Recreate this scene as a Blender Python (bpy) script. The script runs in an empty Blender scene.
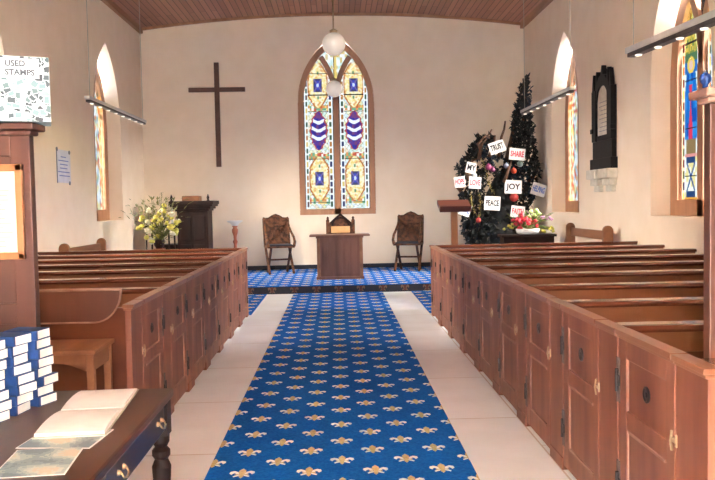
import bpy, bmesh, math, random
from mathutils import Matrix, Vector
random.seed(7)
R = math.radians
S = bpy.context.scene
COL = S.collection

# ------------------------------------------------------------------ helpers
def lin(c):
    return tuple(((v/255.0)/12.92 if v/255.0 <= .04045 else ((v/255.0+.055)/1.055)**2.4) for v in c)

class MB:
    """collects shapes and links them as one mesh object"""
    def __init__(s): s.v=[]; s.f=[]; s.m=[]
    def add(s, vs, fs, mi=0, M=None):
        o=len(s.v)
        s.v += [tuple(M @ Vector(p)) for p in vs] if M else [tuple(p) for p in vs]
        s.f += [tuple(i+o for i in f) for f in fs]; s.m += [mi]*len(fs)
        return s
    def box(s,x0,x1,y0,y1,z0,z1,mi=0,M=None):
        if x0>x1: x0,x1=x1,x0
        if y0>y1: y0,y1=y1,y0
        v=[(x0,y0,z0),(x1,y0,z0),(x1,y1,z0),(x0,y1,z0),(x0,y0,z1),(x1,y0,z1),(x1,y1,z1),(x0,y1,z1)]
        return s.add(v,[(0,3,2,1),(4,5,6,7),(0,1,5,4),(1,2,6,5),(2,3,7,6),(3,0,4,7)],mi,M)
    def prism(s,poly,d0,d1,axis='y',mi=0,M=None):
        """poly of 2D points extruded along axis; y:(x,z)  x:(y,z)  z:(x,y)"""
        n=len(poly)
        def P(a,b,d): return {'y':(a,d,b),'x':(d,a,b),'z':(a,b,d)}[axis]
        v=[P(a,b,d0) for a,b in poly]+[P(a,b,d1) for a,b in poly]
        f=[tuple(range(n)),tuple(range(2*n-1,n-1,-1))]+[(i,i+n,(i+1)%n+n,(i+1)%n) for i in range(n)]
        return s.add(v,f,mi,M)
    def tube(s,path,r,n=8,mi=0,M=None,cap=True):
        path=[Vector(p) for p in path]; k=len(path)
        rs=r if isinstance(r,(list,tuple)) else [r]*k
        vs=[];fs=[]
        prev=None
        for i,p in enumerate(path):
            t=(path[min(i+1,k-1)]-path[max(i-1,0)])
            t=t.normalized() if t.length>1e-9 else Vector((0,0,1))
            a=Vector((0,0,1)) if abs(t.z)<.9 else Vector((1,0,0))
            if prev is not None: a=prev
            x=t.cross(a); x=x.normalized() if x.length>1e-6 else t.orthogonal().normalized()
            y=x.cross(t); prev=y
            for j in range(n):
                q=2*math.pi*j/n
                vs.append(tuple(p+x*math.cos(q)*rs[i]+y*math.sin(q)*rs[i]))
        for i in range(k-1):
            for j in range(n):
                fs.append((i*n+j,i*n+(j+1)%n,(i+1)*n+(j+1)%n,(i+1)*n+j))
        if cap: fs += [tuple(range(n-1,-1,-1)),tuple((k-1)*n+j for j in range(n))]
        return s.add(vs,fs,mi,M)
    def lathe(s,prof,c=(0,0,0),n=20,mi=0,M=None):
        vs=[];fs=[];k=len(prof)
        for r,z in prof:
            for j in range(n):
                q=2*math.pi*j/n; vs.append((c[0]+r*math.cos(q),c[1]+r*math.sin(q),c[2]+z))
        for i in range(k-1):
            for j in range(n):
                fs.append((i*n+j,i*n+(j+1)%n,(i+1)*n+(j+1)%n,(i+1)*n+j))
        fs += [tuple(range(n-1,-1,-1)),tuple((k-1)*n+j for j in range(n))]
        return s.add(vs,fs,mi,M)
    def ball(s,c,r,n=12,m=8,mi=0,sc=(1,1,1),M=None):
        vs=[];fs=[]
        for i in range(m+1):
            t=math.pi*i/m
            for j in range(n):
                q=2*math.pi*j/n
                vs.append((c[0]+r*sc[0]*math.sin(t)*math.cos(q),c[1]+r*sc[1]*math.sin(t)*math.sin(q),c[2]-r*sc[2]*math.cos(t)))
        for i in range(m):
            for j in range(n):
                fs.append((i*n+j,i*n+(j+1)%n,(i+1)*n+(j+1)%n,(i+1)*n+j))
        return s.add(vs,fs,mi,M)
    def strip(s,path,w,d0,d1,mi=0,M=None,closed=False):
        """rectangular section bar following a path in the (x,z) plane, y from d0 to d1"""
        k=len(path); L=[];Rr=[]
        for i in range(k):
            if closed: a=path[(i-1)%k];b=path[(i+1)%k]
            else: a=path[max(i-1,0)];b=path[min(i+1,k-1)]
            p=Vector(path[i]); 
            d1v=(p-Vector(a)); d2v=(Vector(b)-p)
            if d1v.length<1e-9: d1v=d2v
            if d2v.length<1e-9: d2v=d1v
            n1=Vector((-d1v.y,d1v.x)).normalized(); n2=Vector((-d2v.y,d2v.x)).normalized()
            n=(n1+n2); n=n.normalized() if n.length>1e-6 else n1
            sc=1/max(.35,n.dot(n1))
            L.append(p+n*w/2*sc); Rr.append(p-n*w/2*sc)
        vs=[]
        for i in range(k):
            vs += [(L[i].x,d0,L[i].y),(Rr[i].x,d0,Rr[i].y),(Rr[i].x,d1,Rr[i].y),(L[i].x,d1,L[i].y)]
        fs=[]
        for i in range(k if closed else k-1):
            a=4*i;b=4*((i+1)%k)
            for j in range(4): fs.append((a+j,a+(j+1)%4,b+(j+1)%4,b+j))
        if not closed: fs += [(0,1,2,3),(4*k-1,4*k-2,4*k-3,4*k-4)]
        return s.add(vs,fs,mi,M)
    def build(s,name,mats,parent=None,bevel=0,smooth=False,loc=None):
        me=bpy.data.meshes.new(name); me.from_pydata(s.v,[],s.f)
        if not isinstance(mats,(list,tuple)): mats=[mats]
        for m in mats: me.materials.append(m)
        me.polygons.foreach_set('material_index',s.m)
        bm=bmesh.new(); bm.from_mesh(me); bmesh.ops.recalc_face_normals(bm,faces=bm.faces); bm.to_mesh(me); bm.free()
        if smooth: me.polygons.foreach_set('use_smooth',[True]*len(me.polygons))
        o=bpy.data.objects.new(name,me); COL.objects.link(o)
        if parent: o.parent=parent
        if loc: o.location=loc
        if bevel:
            b=o.modifiers.new('bevel','BEVEL'); b.width=bevel; b.segments=2; b.limit_method='ANGLE'; b.angle_limit=R(40)
        return o

def tag(o,label,cat,group=None):
    o['label']=label; o['category']=cat
    if group: o['group']=group
    return o
def thing(name,label,cat,loc=(0,0,0),rz=0,group=None):
    o=bpy.data.objects.new(name,None); COL.objects.link(o); o.empty_display_size=.1
    o.location=loc; o.rotation_euler=(0,0,rz)
    return tag(o,label,cat,group)
def struct(o): o['kind']='structure'; return o
def copy_tree(o,parent=None,label=None):
    c=o.copy(); COL.objects.link(c)
    if parent: c.parent=parent
    if label: c['label']=label
    for ch in list(o.children): copy_tree(ch,c)
    return c

# ------------------------------------------------------------------ materials
def newmat(name):
    m=bpy.data.materials.new(name); m.use_nodes=True
    nt=m.node_tree; b=nt.nodes['Principled BSDF']
    return m,nt,b
def mat(name,c,rough=.6,c2=None,scale=8,stretch=(1,1,1),bump=0,metal=0,spec=.5,lo=.35,hi=.65,detail=5,coat=0):
    m,nt,b=newmat(name)
    b.inputs['Roughness'].default_value=rough; b.inputs['Metallic'].default_value=metal
    b.inputs['Specular IOR Level'].default_value=spec
    if coat: b.inputs['Coat Weight'].default_value=coat; b.inputs['Coat Roughness'].default_value=.15
    tc=nt.nodes.new('ShaderNodeTexCoord'); mp=nt.nodes.new('ShaderNodeMapping'); mp.inputs['Scale'].default_value=stretch
    nt.links.new(tc.outputs['Object'],mp.inputs[0])
    no=nt.nodes.new('ShaderNodeTexNoise'); no.inputs['Scale'].default_value=scale; no.inputs['Detail'].default_value=detail
    nt.links.new(mp.outputs[0],no.inputs['Vector'])
    cr=nt.nodes.new('ShaderNodeValToRGB')
    cr.color_ramp.elements[0].position=lo; cr.color_ramp.elements[1].position=hi
    a=lin(c); bb=lin(c2) if c2 else tuple(min(1,x*1.12) for x in a)
    cr.color_ramp.elements[0].color=(*a,1); cr.color_ramp.elements[1].color=(*bb,1)
    nt.links.new(no.outputs['Fac'],cr.inputs[0]); nt.links.new(cr.outputs[0],b.inputs['Base Color'])
    if bump:
        bp=nt.nodes.new('ShaderNodeBump'); bp.inputs['Strength'].default_value=bump; bp.inputs['Distance'].default_value=.01
        nt.links.new(no.outputs['Fac'],bp.inputs['Height']); nt.links.new(bp.outputs[0],b.inputs['Normal'])
    return m
def paint_mat(name,emit=0,rough=.5):
    """colour comes from the panel's own pattern"""
    m,nt,b=newmat(name)
    at=nt.nodes.new('ShaderNodeVertexColor'); at.layer_name='Col'
    b.inputs['Roughness'].default_value=rough
    if emit:
        b.inputs['Base Color'].default_value=(.02,.02,.02,1)
        nt.links.new(at.outputs[0],b.inputs['Emission Color']); b.inputs['Emission Strength'].default_value=emit
    else: nt.links.new(at.outputs[0],b.inputs['Base Color'])
    return m
def glow_mat(name,c,e,base=(235,230,225)):
    m,nt,b=newmat(name); b.inputs['Base Color'].default_value=(*lin(base),1); b.inputs['Roughness'].default_value=.3
    b.inputs['Emission Color'].default_value=(*lin(c),1); b.inputs['Emission Strength'].default_value=e
    return m

WARM=(236,208,180)
M_wall=mat('cream_plaster',(241,223,201),.9,(245,228,208),3,bump=.05,spec=.2)
M_wood=mat('pew_wood',(74,38,25),.42,(108,62,43),5,(1,1,.12),bump=.05,lo=.3,hi=.75)
M_woodx=mat('pew_wood_long',(76,36,22),.28,(112,60,38),5,(.12,1,1),bump=.05,lo=.3,hi=.75,coat=.25)
M_rail=mat('polished_rail',(84,44,30),.16,(116,66,46),5,(.12,1,1),coat=.6,lo=.3,hi=.75)
M_band=mat('back_board',(118,70,45),.35,(152,98,66),5,(.12,1,1),coat=.2,lo=.3,hi=.75)
M_door=mat('door_wood',(98,51,36),.5,(148,94,70),6,(1,1,.15),bump=.06,lo=.3,hi=.75)
M_worn=mat('worn_wood',(122,80,64),.6,(166,134,118),9,(1,.3,1),lo=.3,hi=.7)
M_cap=mat('cap_wood',(110,64,42),.35,(150,102,72),7,(1,.15,1),lo=.3,hi=.7,coat=.2)
M_dark=mat('dark_oak',(26,14,11),.55,(44,25,19),6,(1,1,.15),bump=.08,spec=.22)
M_oak=mat('golden_oak',(140,86,50),.45,(170,112,68),6,(1,1,.15),bump=.04)
M_oaky=mat('bench_oak',(116,72,46),.5,(146,98,66),6,(1,.15,1),bump=.04)
M_walnut=mat('carved_walnut',(56,32,20),.55,(100,62,40),14,bump=.6,spec=.3,lo=.4,hi=.6)
M_table=mat('altar_wood',(96,56,42),.5,(130,84,66),5,(1,1,.15),bump=.05)
M_tabled=mat('desk_dark',(34,26,28),.35,(48,36,36),5,(1,.2,1))
M_desktop=mat('desk_top',(50,26,17),.42,(76,42,28),5,(1,.12,1),coat=.08)
M_frame=mat('window_oak',(168,118,86),.5,(188,138,104),6,(1,1,.15))
M_iron=mat('black_iron',(34,30,32),.55,(48,43,44),30,metal=.3)
M_strap=mat('worn_iron',(66,56,54),.6,(88,74,68),30)
M_screen=mat('screen_wood',(60,29,21),.45,(90,50,38),5,(1,1,.12),bump=.05,lo=.3,hi=.75)
M_brass=mat('brass',(166,142,108),.35,(190,168,136),20,metal=.8)
M_steel=mat('grey_metal',(200,197,195),.4,(212,208,206),10)
M_black=mat('black_lacquer',(13,11,12),.5,(22,19,20),12,spec=.2)
M_white=mat('white_paint',(236,234,230),.5,(242,240,238),10)
M_stone=mat('pale_stone',(205,196,180),.8,(222,214,200),12,bump=.15)
M_paper=mat('paper',(214,214,214),.8,(222,222,222),12)
M_cream=mat('cream_paper',(178,176,164),.8,(188,186,174),6)
M_blue=mat('blue_cloth',(18,50,104),.55,(24,64,124),30)
M_red=mat('red_cloth',(150,40,36),.6,(170,52,44),30)
M_navy=mat('dark_navy',(16,18,30),.6,(26,26,40),20)
M_marker=mat('black_marker',(24,24,34),.7)
M_redmk=mat('red_marker',(196,70,84),.7)
M_bluemk=mat('blue_marker',(70,110,190),.7)
M_grey=mat('grey_ink',(120,125,135),.8)
M_blueink=mat('blue_ink',(120,135,190),.8)
M_carpet=mat('blue_carpet',(14,90,178),.95,(24,108,198),60,bump=.2,spec=.1)
M_fcream=mat('motif_cream',(246,243,238),.95,(250,247,242),60,spec=.1)
M_fgold=mat('motif_gold',(206,176,124),.95,(224,200,150),60,spec=.1)
M_globe=glow_mat('opal_glass',(255,236,214),.02)
M_lamp=glow_mat('lamp_face',(255,238,215),.2)
M_cushion=mat('dark_cushion',(26,28,40),.7,(40,42,54),20)

def floor_mat():
    m,nt,b=newmat('stone_flags')
    tc=nt.nodes.new('ShaderNodeTexCoord'); mp=nt.nodes.new('ShaderNodeMapping'); mp.inputs['Rotation'].default_value=(0,0,R(90))
    mp.inputs['Location'].default_value=(.3,.02,0)
    nt.links.new(tc.outputs['Object'],mp.inputs[0])
    br=nt.nodes.new('ShaderNodeTexBrick'); br.inputs['Scale'].default_value=1
    br.inputs['Brick Width'].default_value=1.25; br.inputs['Row Height'].default_value=.62; br.inputs['Mortar Size'].default_value=.006
    br.inputs['Color1'].default_value=(*lin((242,246,250)),1); br.inputs['Color2'].default_value=(*lin((236,240,244)),1); br.inputs['Mortar'].default_value=(*lin((206,196,190)),1)
    nt.links.new(mp.outputs[0],br.inputs['Vector'])
    no=nt.nodes.new('ShaderNodeTexNoise'); no.inputs['Scale'].default_value=2.2; no.inputs['Detail'].default_value=6
    nt.links.new(tc.outputs['Object'],no.inputs['Vector'])
    mx=nt.nodes.new('ShaderNodeMix'); mx.data_type='RGBA'; mx.blend_type='MULTIPLY'; mx.inputs[0].default_value=.22
    cr=nt.nodes.new('ShaderNodeValToRGB'); cr.color_ramp.elements[0].position=.35; cr.color_ramp.elements[1].position=.6
    cr.color_ramp.elements[0].color=(.72,.68,.66,1); cr.color_ramp.elements[1].color=(1,1,1,1)
    nt.links.new(no.outputs['Fac'],cr.inputs[0]); nt.links.new(br.outputs['Color'],mx.inputs[6]); nt.links.new(cr.outputs[0],mx.inputs[7])
    nt.links.new(mx.outputs[2],b.inputs['Base Color']); b.inputs['Roughness'].default_value=.6
    return m
def ceiling_mat():
    m,nt,b=newmat('ceiling_boards')
    tc=nt.nodes.new('ShaderNodeTexCoord'); mp=nt.nodes.new('ShaderNodeMapping'); mp.inputs['Rotation'].default_value=(0,0,R(90))
    nt.links.new(tc.outputs['Object'],mp.inputs[0])
    br=nt.nodes.new('ShaderNodeTexBrick'); br.inputs['Scale'].default_value=1
    br.inputs['Brick Width'].default_value=4.5; br.inputs['Row Height'].default_value=.11; br.inputs['Mortar Size'].default_value=.008
    br.inputs['Color1'].default_value=(*lin((160,110,94)),1); br.inputs['Color2'].default_value=(*lin((186,134,112)),1); br.inputs['Mortar'].default_value=(*lin((104,70,60)),1)
    nt.links.new(mp.outputs[0],br.inputs['Vector'])
    nt.links.new(br.outputs['Color'],b.inputs['Base Color']); b.inputs['Roughness'].default_value=.5
    return m

def panel(name,w,h,nx,ny,fn,material,place,parent=None,keep=None):
    """flat patterned sheet; place(u,v) -> world point; fn(u,v) -> sRGB"""
    vs=[];idx={};fs=[];cols=[]
    def vid(i,j):
        k=(i,j)
        if k not in idx:
            idx[k]=len(vs); vs.append(tuple(place(-w/2+w*i/nx,h*j/ny)))
        return idx[k]
    for i in range(nx):
        for j in range(ny):
            u=-w/2+w*(i+.5)/nx; v=h*(j+.5)/ny
            if keep and not keep(u,v): continue
            fs.append((vid(i,j),vid(i+1,j),vid(i+1,j+1),vid(i,j+1)))
            c=(*lin(fn(u,v)),1); cols += [c]*4
    me=bpy.data.meshes.new(name); me.from_pydata(vs,[],fs); me.materials.append(material)
    ca=me.color_attributes.new('Col','FLOAT_COLOR','CORNER')
    ca.data.foreach_set('color',[x for c in cols for x in c])
    o=bpy.data.objects.new(name,me); COL.objects.link(o)
    if parent: o.parent=parent
    return o

def text_into(mb,string,size,M,mi=0,depth=.001,wide=None):
    cu=bpy.data.curves.new('lettering','FONT'); cu.body=string; cu.size=size; cu.align_x='CENTER'; cu.align_y='CENTER'; cu.extrude=depth; cu.offset=size*.03; cu.resolution_u=3
    o=bpy.data.objects.new('lettering',cu); COL.objects.link(o)
    dg=bpy.context.evaluated_depsgraph_get()
    me=bpy.data.meshes.new_from_object(o.evaluated_get(dg))
    xs=[v.co.x for v in me.vertices]; k=1
    if wide and xs: k=wide/(max(xs)-min(xs))
    mb.add([(v.co.x*k,v.co.y,v.co.z) for v in me.vertices],[tuple(p.vertices) for p in me.polygons],mi,M)
    bpy.data.objects.remove(o); bpy.data.curves.remove(cu); bpy.data.meshes.remove(me)
    return mb

# ------------------------------------------------------------------ room
XL,XR,YB,YF=-4.02,3.98,16.45,-2.0
HS,RISE=5.2,.26
def ceil_z(x): return HS+RISE*(1-(x/4.0)**2)
SILL=1.27
def arch_top(t,half,spring,rise):
    """height of a pointed arch at offset t from its centre"""
    t=min(abs(t),half); Rr=(half*half+rise*rise)/(2*half)
    return spring+math.sqrt(max(0,Rr*Rr-(t+Rr-half)**2))
def arch_path(half,spring,rise,n=14):
    Rr=(half*half+rise*rise)/(2*half)
    am=math.atan2(rise,Rr-half)
    left=[(-half+Rr-Rr*math.cos(am*i/n),spring+Rr*math.sin(am*i/n)) for i in range(n+1)]
    return left+[(-x,z) for x,z in left[-2::-1]]
def wall(name,u0,u1,top,openings,place,depth_of):
    """wall with pointed openings; place(u,z,d): d = distance out through the wall"""
    mb=MB(); us=[u0]
    for (c,h,sl,sp,ri,d) in openings:
        us += [c-h+2*h*i/28 for i in range(29)]
    us.append(u1); us += [u0+(u1-u0)*i/16 for i in range(1,16)]
    us=sorted(set(round(u,5) for u in us))
    for a,b in zip(us[:-1],us[1:]):
        m=(a+b)/2; op=None
        for o in openings:
            if abs(m-o[0])<o[1]: op=o
        if op:
            c,h,sl,sp,ri,d=op
            ta,tb=arch_top(a-c,h,sp,ri),arch_top(b-c,h,sp,ri)
            mb.add([place(a,0,0),place(b,0,0),place(b,sl,0),place(a,sl,0)],[(0,1,2,3)])
            mb.add([place(a,ta,0),place(b,tb,0),place(b,top(b),0),place(a,top(a),0)],[(0,1,2,3)])
            mb.add([place(a,sl,0),place(b,sl,0),place(b,sl,d),place(a,sl,d)],[(0,1,2,3)])
            mb.add([place(a,ta,0),place(b,tb,0),place(b,tb,d),place(a,ta,d)],[(0,1,2,3)])
        else:
            mb.add([place(a,0,0),place(b,0,0),place(b,top(b),0),place(a,top(a),0)],[(0,1,2,3)])
    for (c,h,sl,sp,ri,d) in openings:
        for s in (-1,1):
            u=c+s*h
            mb.add([place(u,sl,0),place(u,sl,d),place(u,sp,d),place(u,sp,0)],[(0,1,2,3)])
    return struct(mb.build(name,M_wall))
SP,RI,HW=3.0,1.4,.81
L_OPEN=[(13.97,HW,SILL,SP,RI,.34),(8.95,HW,SILL,SP,RI,.34)]
R_OPEN=[(13.55,HW,SILL,SP,RI,.34),(9.0,HW,SILL,SP,RI,.34)]
wall('wall_left',YF,YB,lambda u:HS+.02,L_OPEN,lambda u,z,d:(XL-d,u,z),0)
wall('wall_right',YF,YB,lambda u:HS+.02,R_OPEN,lambda u,z,d:(XR+d,u,z),0)
BW=(.02,.79,1.27,3.62,1.4,.10)
wall('wall_back',XL,XR,lambda u:ceil_z(u)+.03,[BW],lambda u,z,d:(u,YB+d,z),0)

wall('wall_rear',XL,XR,lambda u:ceil_z(u)+.03,[(0,1.5,.02,2.7,1.3,.4)],lambda u,z,d:(u,YF-d,z),0)
mb=MB(); mb.box(-2.0,-1.85,YF-3.6,YF-.401,0,4.3); mb.box(1.85,2.0,YF-3.6,YF-.401,0,4.3); mb.box(-2.0,2.0,YF-3.6,YF-.401,4.3,4.45); struct(mb.build('wall_sun_baffle',M_wall))  # unseen walls and roof added outside the doorway to block the suns
mb=MB(); mb.box(XL-.4,XR+.4,YF-3.6,YB+.3,-.1,0); struct(mb.build('floor',floor_mat()))
mb=MB(); N=24
for i in range(N):
    a=XL-.05+(XR-XL+.1)*i/N; b=XL-.05+(XR-XL+.1)*(i+1)/N
    mb.add([(a,YF,ceil_z(a)),(b,YF,ceil_z(b)),(b,YB+.15,ceil_z(b)),(a,YB+.15,ceil_z(a))],[(0,1,2,3)])
struct(mb.build('ceiling',ceiling_mat(),smooth=True))
M_trim=mat('trim_wood',(150,104,72),.5,(170,124,90),6,(1,.1,1))
mb=MB(); mb.box(XL,XL+.07,YF,YB,HS-.11,HS+.01); struct(mb.build('trim_left',M_trim))
mb=MB(); mb.box(XR-.07,XR,YF,YB,HS-.11,HS+.01); struct(mb.build('trim_right',M_trim))
mb=MB()
pts=[(XL+.07+(XR-XL-.14)*i/24,0) for i in range(25)]
mb.strip([(x,ceil_z(x)-.025) for x,_ in pts],.06,YB-.05,YB); struct(mb.build('trim_back',M_trim))
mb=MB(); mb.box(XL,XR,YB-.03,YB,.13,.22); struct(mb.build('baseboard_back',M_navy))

# ------------------------------------------------------------------ stained glass
def hsh(*a):
    x=math.sin(sum(v*k for v,k in zip(a,(12.9898,78.233,37.719))))*43758.5453
    return x-math.floor(x)
LEAD=(52,46,44)
PALE=[(232,240,226),(246,240,206),(214,232,214),(250,246,236),(246,220,190),(226,236,238),(240,230,170)]
def mosaic(u,z,seed=0,pal=PALE,s=.085):
    a=(u+z*.8)/s; b=(u-z*.8)/s
    fa,fb=a-math.floor(a),b-math.floor(b)
    if min(fa,fb)<.10: return (150,140,120)
    return pal[int(hsh(math.floor(a),math.floor(b),seed)*len(pal))%len(pal)]
def border(u,half,z,seed):
    """white beaded edging with dark coloured lozenges"""
    e=half-abs(u)
    if e<.012: return LEAD
    if e<.04: return (252,250,246)
    if e<.085:
        k=z/.14; f=k-math.floor(k)
        if f<.28: return (250,246,232)
        return [(70,92,70),(60,60,96),(186,120,60),(92,60,60),(224,190,110)][int(hsh(math.floor(k),seed,1 if u>0 else 2)*5)%5]
    if e<.10: return (246,244,238)
    return None
def altar_light(u,z,half,side):
    b=border(u,half,z,side)
    if b: return b
    for bar in (1.95-.42,2.44,3.43,3.78,4.22):
        if abs(z-bar)<.008: return LEAD
    for zc in (3.98,2.03):
        d=z-zc
        if abs(u)<.085 and abs(d)<.14:
            r=math.hypot(u/.085,d/.14)
            if r<.3: return (206,214,250)
            if abs(abs(u/.085)-abs(d/.14))<.18: return (120,104,160)
            if r<.72: return (72,74,170)
            return (70,66,104)
        if abs(d)<.46:
            f=.05+.16*math.cos(d/.46*math.pi/2)**.8
            if abs(d)>.2: f=.04+.17*max(0,(.46-abs(d))/.26)**.8
            if abs(abs(u)-f)<.018: return (196,116,54)
            if abs(u)<f:
                if abs(u)<.02 and abs(abs(d)-.26)<.03: return (120,150,110)
                q=hsh(math.floor((u+z)/.05),math.floor((u-z)/.05),3)
                return (252,238,196) if q>.6 else (250,226,160) if q>.3 else (246,210,128) if q>.12 else (232,170,110)
    d=z-3.03
    if abs(d)<.40:
        f=.17*math.cos(d/.40*math.pi/2)**.6+.012*math.cos(d*50)
        if abs(abs(u)-f)<.014: return (180,70,70)
        if abs(u)<f:
            w=(d+.035*math.cos(u*18))/.17; fw=w-math.floor(w)
            if fw<.42 and abs(d)<.27: return (244,240,250)
            return [(70,48,130),(98,60,140),(56,56,150),(120,70,120)][int(hsh(math.floor(u/.05),math.floor(z/.07),5)*4)%4]
    for zc in (3.50,2.50,1.56):
        if abs(z-zc)<.07:
            q=hsh(math.floor(u/.045),math.floor(z/.05),7)
            return [(204,92,70),(240,200,120),(120,170,130),(250,240,226),(222,150,90)][int(q*5)%5]
    return mosaic(u,z,side)
def altar_paint(x,v):
    z=v+1.27; c=.0
    xx=x
    half=.31
    xc=.375
    # kite light above the two lancets
    for s in (-1,1):
        t=xx-s*xc
        if abs(t)<half+.02 and z<arch_top(t,half,3.62,.95)+.03: 
            return altar_light(t,z,half,s)
    if z>4.05:
        e=min(1,abs(xx)/.3)
        k=math.floor(z/.06)
        if abs(xx)<.03: return (236,200,110)
        return [(250,248,240),(222,190,120),(206,226,214),(250,250,246)][int(hsh(math.floor(xx/.05),k,4)*4)%4]
    return LEAD
def glass_mat(k):
    m,nt,b=newmat('stained_glass')
    at=nt.nodes.new('ShaderNodeVertexColor'); at.layer_name='Col'
    mu=nt.nodes.new('ShaderNodeMix'); mu.data_type='RGBA'; mu.blend_type='MULTIPLY'; mu.inputs[0].default_value=1; mu.inputs[7].default_value=(k,k,k,1)
    nt.links.new(at.outputs[0],mu.inputs[6])
    tr=nt.nodes.new('ShaderNodeBsdfTransparent'); nt.links.new(mu.outputs[2],tr.inputs[0])
    b.inputs['Base Color'].default_value=(.05,.05,.05,1); b.inputs['Roughness'].default_value=.15
    ms=nt.nodes.new('ShaderNodeMixShader'); ms.inputs[0].default_value=.06
    nt.links.new(tr.outputs[0],ms.inputs[1]); nt.links.new(b.outputs[0],ms.inputs[2])
    nt.links.new(ms.outputs[0],nt.nodes['Material Output'].inputs[0])
    return m
M_glass=glass_mat(.102)
def figure_light(u,z,half,side):
    b=border(u,half,z,side)
    if b: return b
    for bar in (1.75,2.33,2.9,3.35,3.6):
        if abs(z-bar)<.008: return LEAD
    if z<1.5: return (240,160,60) if hsh(math.floor(u/.1),math.floor(z/.06),2)>.3 else (226,130,40)
    if z<1.98:
        d=z-1.74
        if abs(abs(d)-abs(u)*1.6)<.03 and abs(u)<.12: return (60,90,140)
        if abs(u)<.12 and abs(d)>.17: return (44,70,110)
        return (250,246,226) if hsh(math.floor(u/.06),math.floor(z/.06),6)>.4 else (240,220,150)
    if z<2.2:
        if abs(z-2.0)<.02: return (230,150,140)
        return (150,120,80) if abs(u)<.13 else (240,236,220)
    if z<2.98:
        f=.15-.05*max(0,(z-2.7)/.28)
        if abs(u)<f:
            if abs(u-.01)<.035+.02*math.sin(z*9) and z<2.85: return (226,62,92)
            return [(30,110,190),(24,84,168),(52,136,206)][int(hsh(math.floor(u/.05),math.floor(z/.16),8)*3)%3]
        return (60,120,170) if abs(u)<f+.02 else (238,238,226)
    if z<3.22:
        r=math.hypot(u,(z-3.08))
        if r<.055: return (236,196,170)
        if r<.10: return (240,200,90)
        return (46,110,180) if z<3.12 else (90,120,80)
    f=.16-(z-3.22)*.3
    if abs(u)<f and z<3.7: return (130,140,70) if hsh(math.floor(u/.03),math.floor(z/.05),9)>.45 else (228,190,80)
    return (246,238,160) if hsh(math.floor(u/.11),math.floor(z/.14),9)>.3 else (238,224,120)
def warm_light(u,z,half,side):
    b=border(u,half,z,side)
    if b: return b
    return mosaic(u,z,side,[(240,206,120),(226,140,80),(250,246,236),(206,80,76),(240,228,170),(140,170,160),(252,250,246),(236,240,244),(250,248,240),(190,206,220)],.10)
def window(name,half,spring,rise,fw,place,painter,depth=.09,mull=.13):
    """two-light pointed window with Y tracery; place(u,z,d) -> world"""
    root=bpy.data.objects.new(name,None); COL.objects.link(root); struct(root)
    root.location=place(0,SILL,0)
    off=Vector(root.location)
    ins=half-fw/2
    ap=arch_path(ins,spring,rise*ins/half,14)
    outer=[(-ins,SILL+fw/2)]+ap+[(ins,SILL+fw/2)]
    mb=MB(); mb.strip(outer,fw,0,depth,closed=True)
    mb.box(-mull/2,mull/2,.0,depth,SILL,spring+.05)
    # tracery arms swing from the mullion out to the main arch
    hl=half-fw
    Rr=(half*half+rise*rise)/(2*half)
    arm=[]
    for i in range(15):
        a=.62*i/14
        x=Rr*(1-math.cos(a)); z=spring+Rr*math.sin(a)
        if x<hl and z<arch_top(x,half-fw*.4,spring,rise): arm.append((x,z))
    for s in (-1,1): mb.strip([(s*x,z) for x,z in arm],mull*.8,0.004,depth-.004)
    mb.v=[tuple(Vector(place(x,z,y))-off) for x,y,z in mb.v]
    mb.build('window_frame',M_frame,root)
    w=2*(half-.02); h=spring+rise-SILL
    panel('stained_glass',w,h,int(w/.0125),int(h/.0125),painter,M_glass,
          lambda u,v:Vector(place(u,SILL+v,depth*.55))-off,root,
          keep=lambda u,v: v+SILL<arch_top(u,half-.02,spring,rise-.02))
    return root
window('window_1',.80,3.62,1.4,.12,lambda u,z,d:(.02+u,YB+.0+d,z),altar_paint)
def side_paint(fn,fh=.235,mc=.325):
    def p(u,v):
        z=v+SILL
        s=1 if u>0 else -1
        return fn(u-s*mc,z,fh,s)
    return p
window('window_2',.81,SP,RI,.20,lambda u,z,d:(XL-.25-d,13.97-u,z),side_paint(warm_light,.29,.35),mull=.12)
window('window_3',.81,SP,RI,.20,lambda u,z,d:(XL-.25-d,8.95-u,z),side_paint(warm_light,.29,.35),mull=.12)
window('window_4',.81,SP,RI,.20,lambda u,z,d:(XR+.25+d,13.55+u,z),side_paint(warm_light,.29,.35),mull=.12)
window('window_5',.81,SP,RI,.20,lambda u,z,d:(XR+.25+d,9.0+u,z),side_paint(figure_light,.26,.34),mull=.14)

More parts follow.
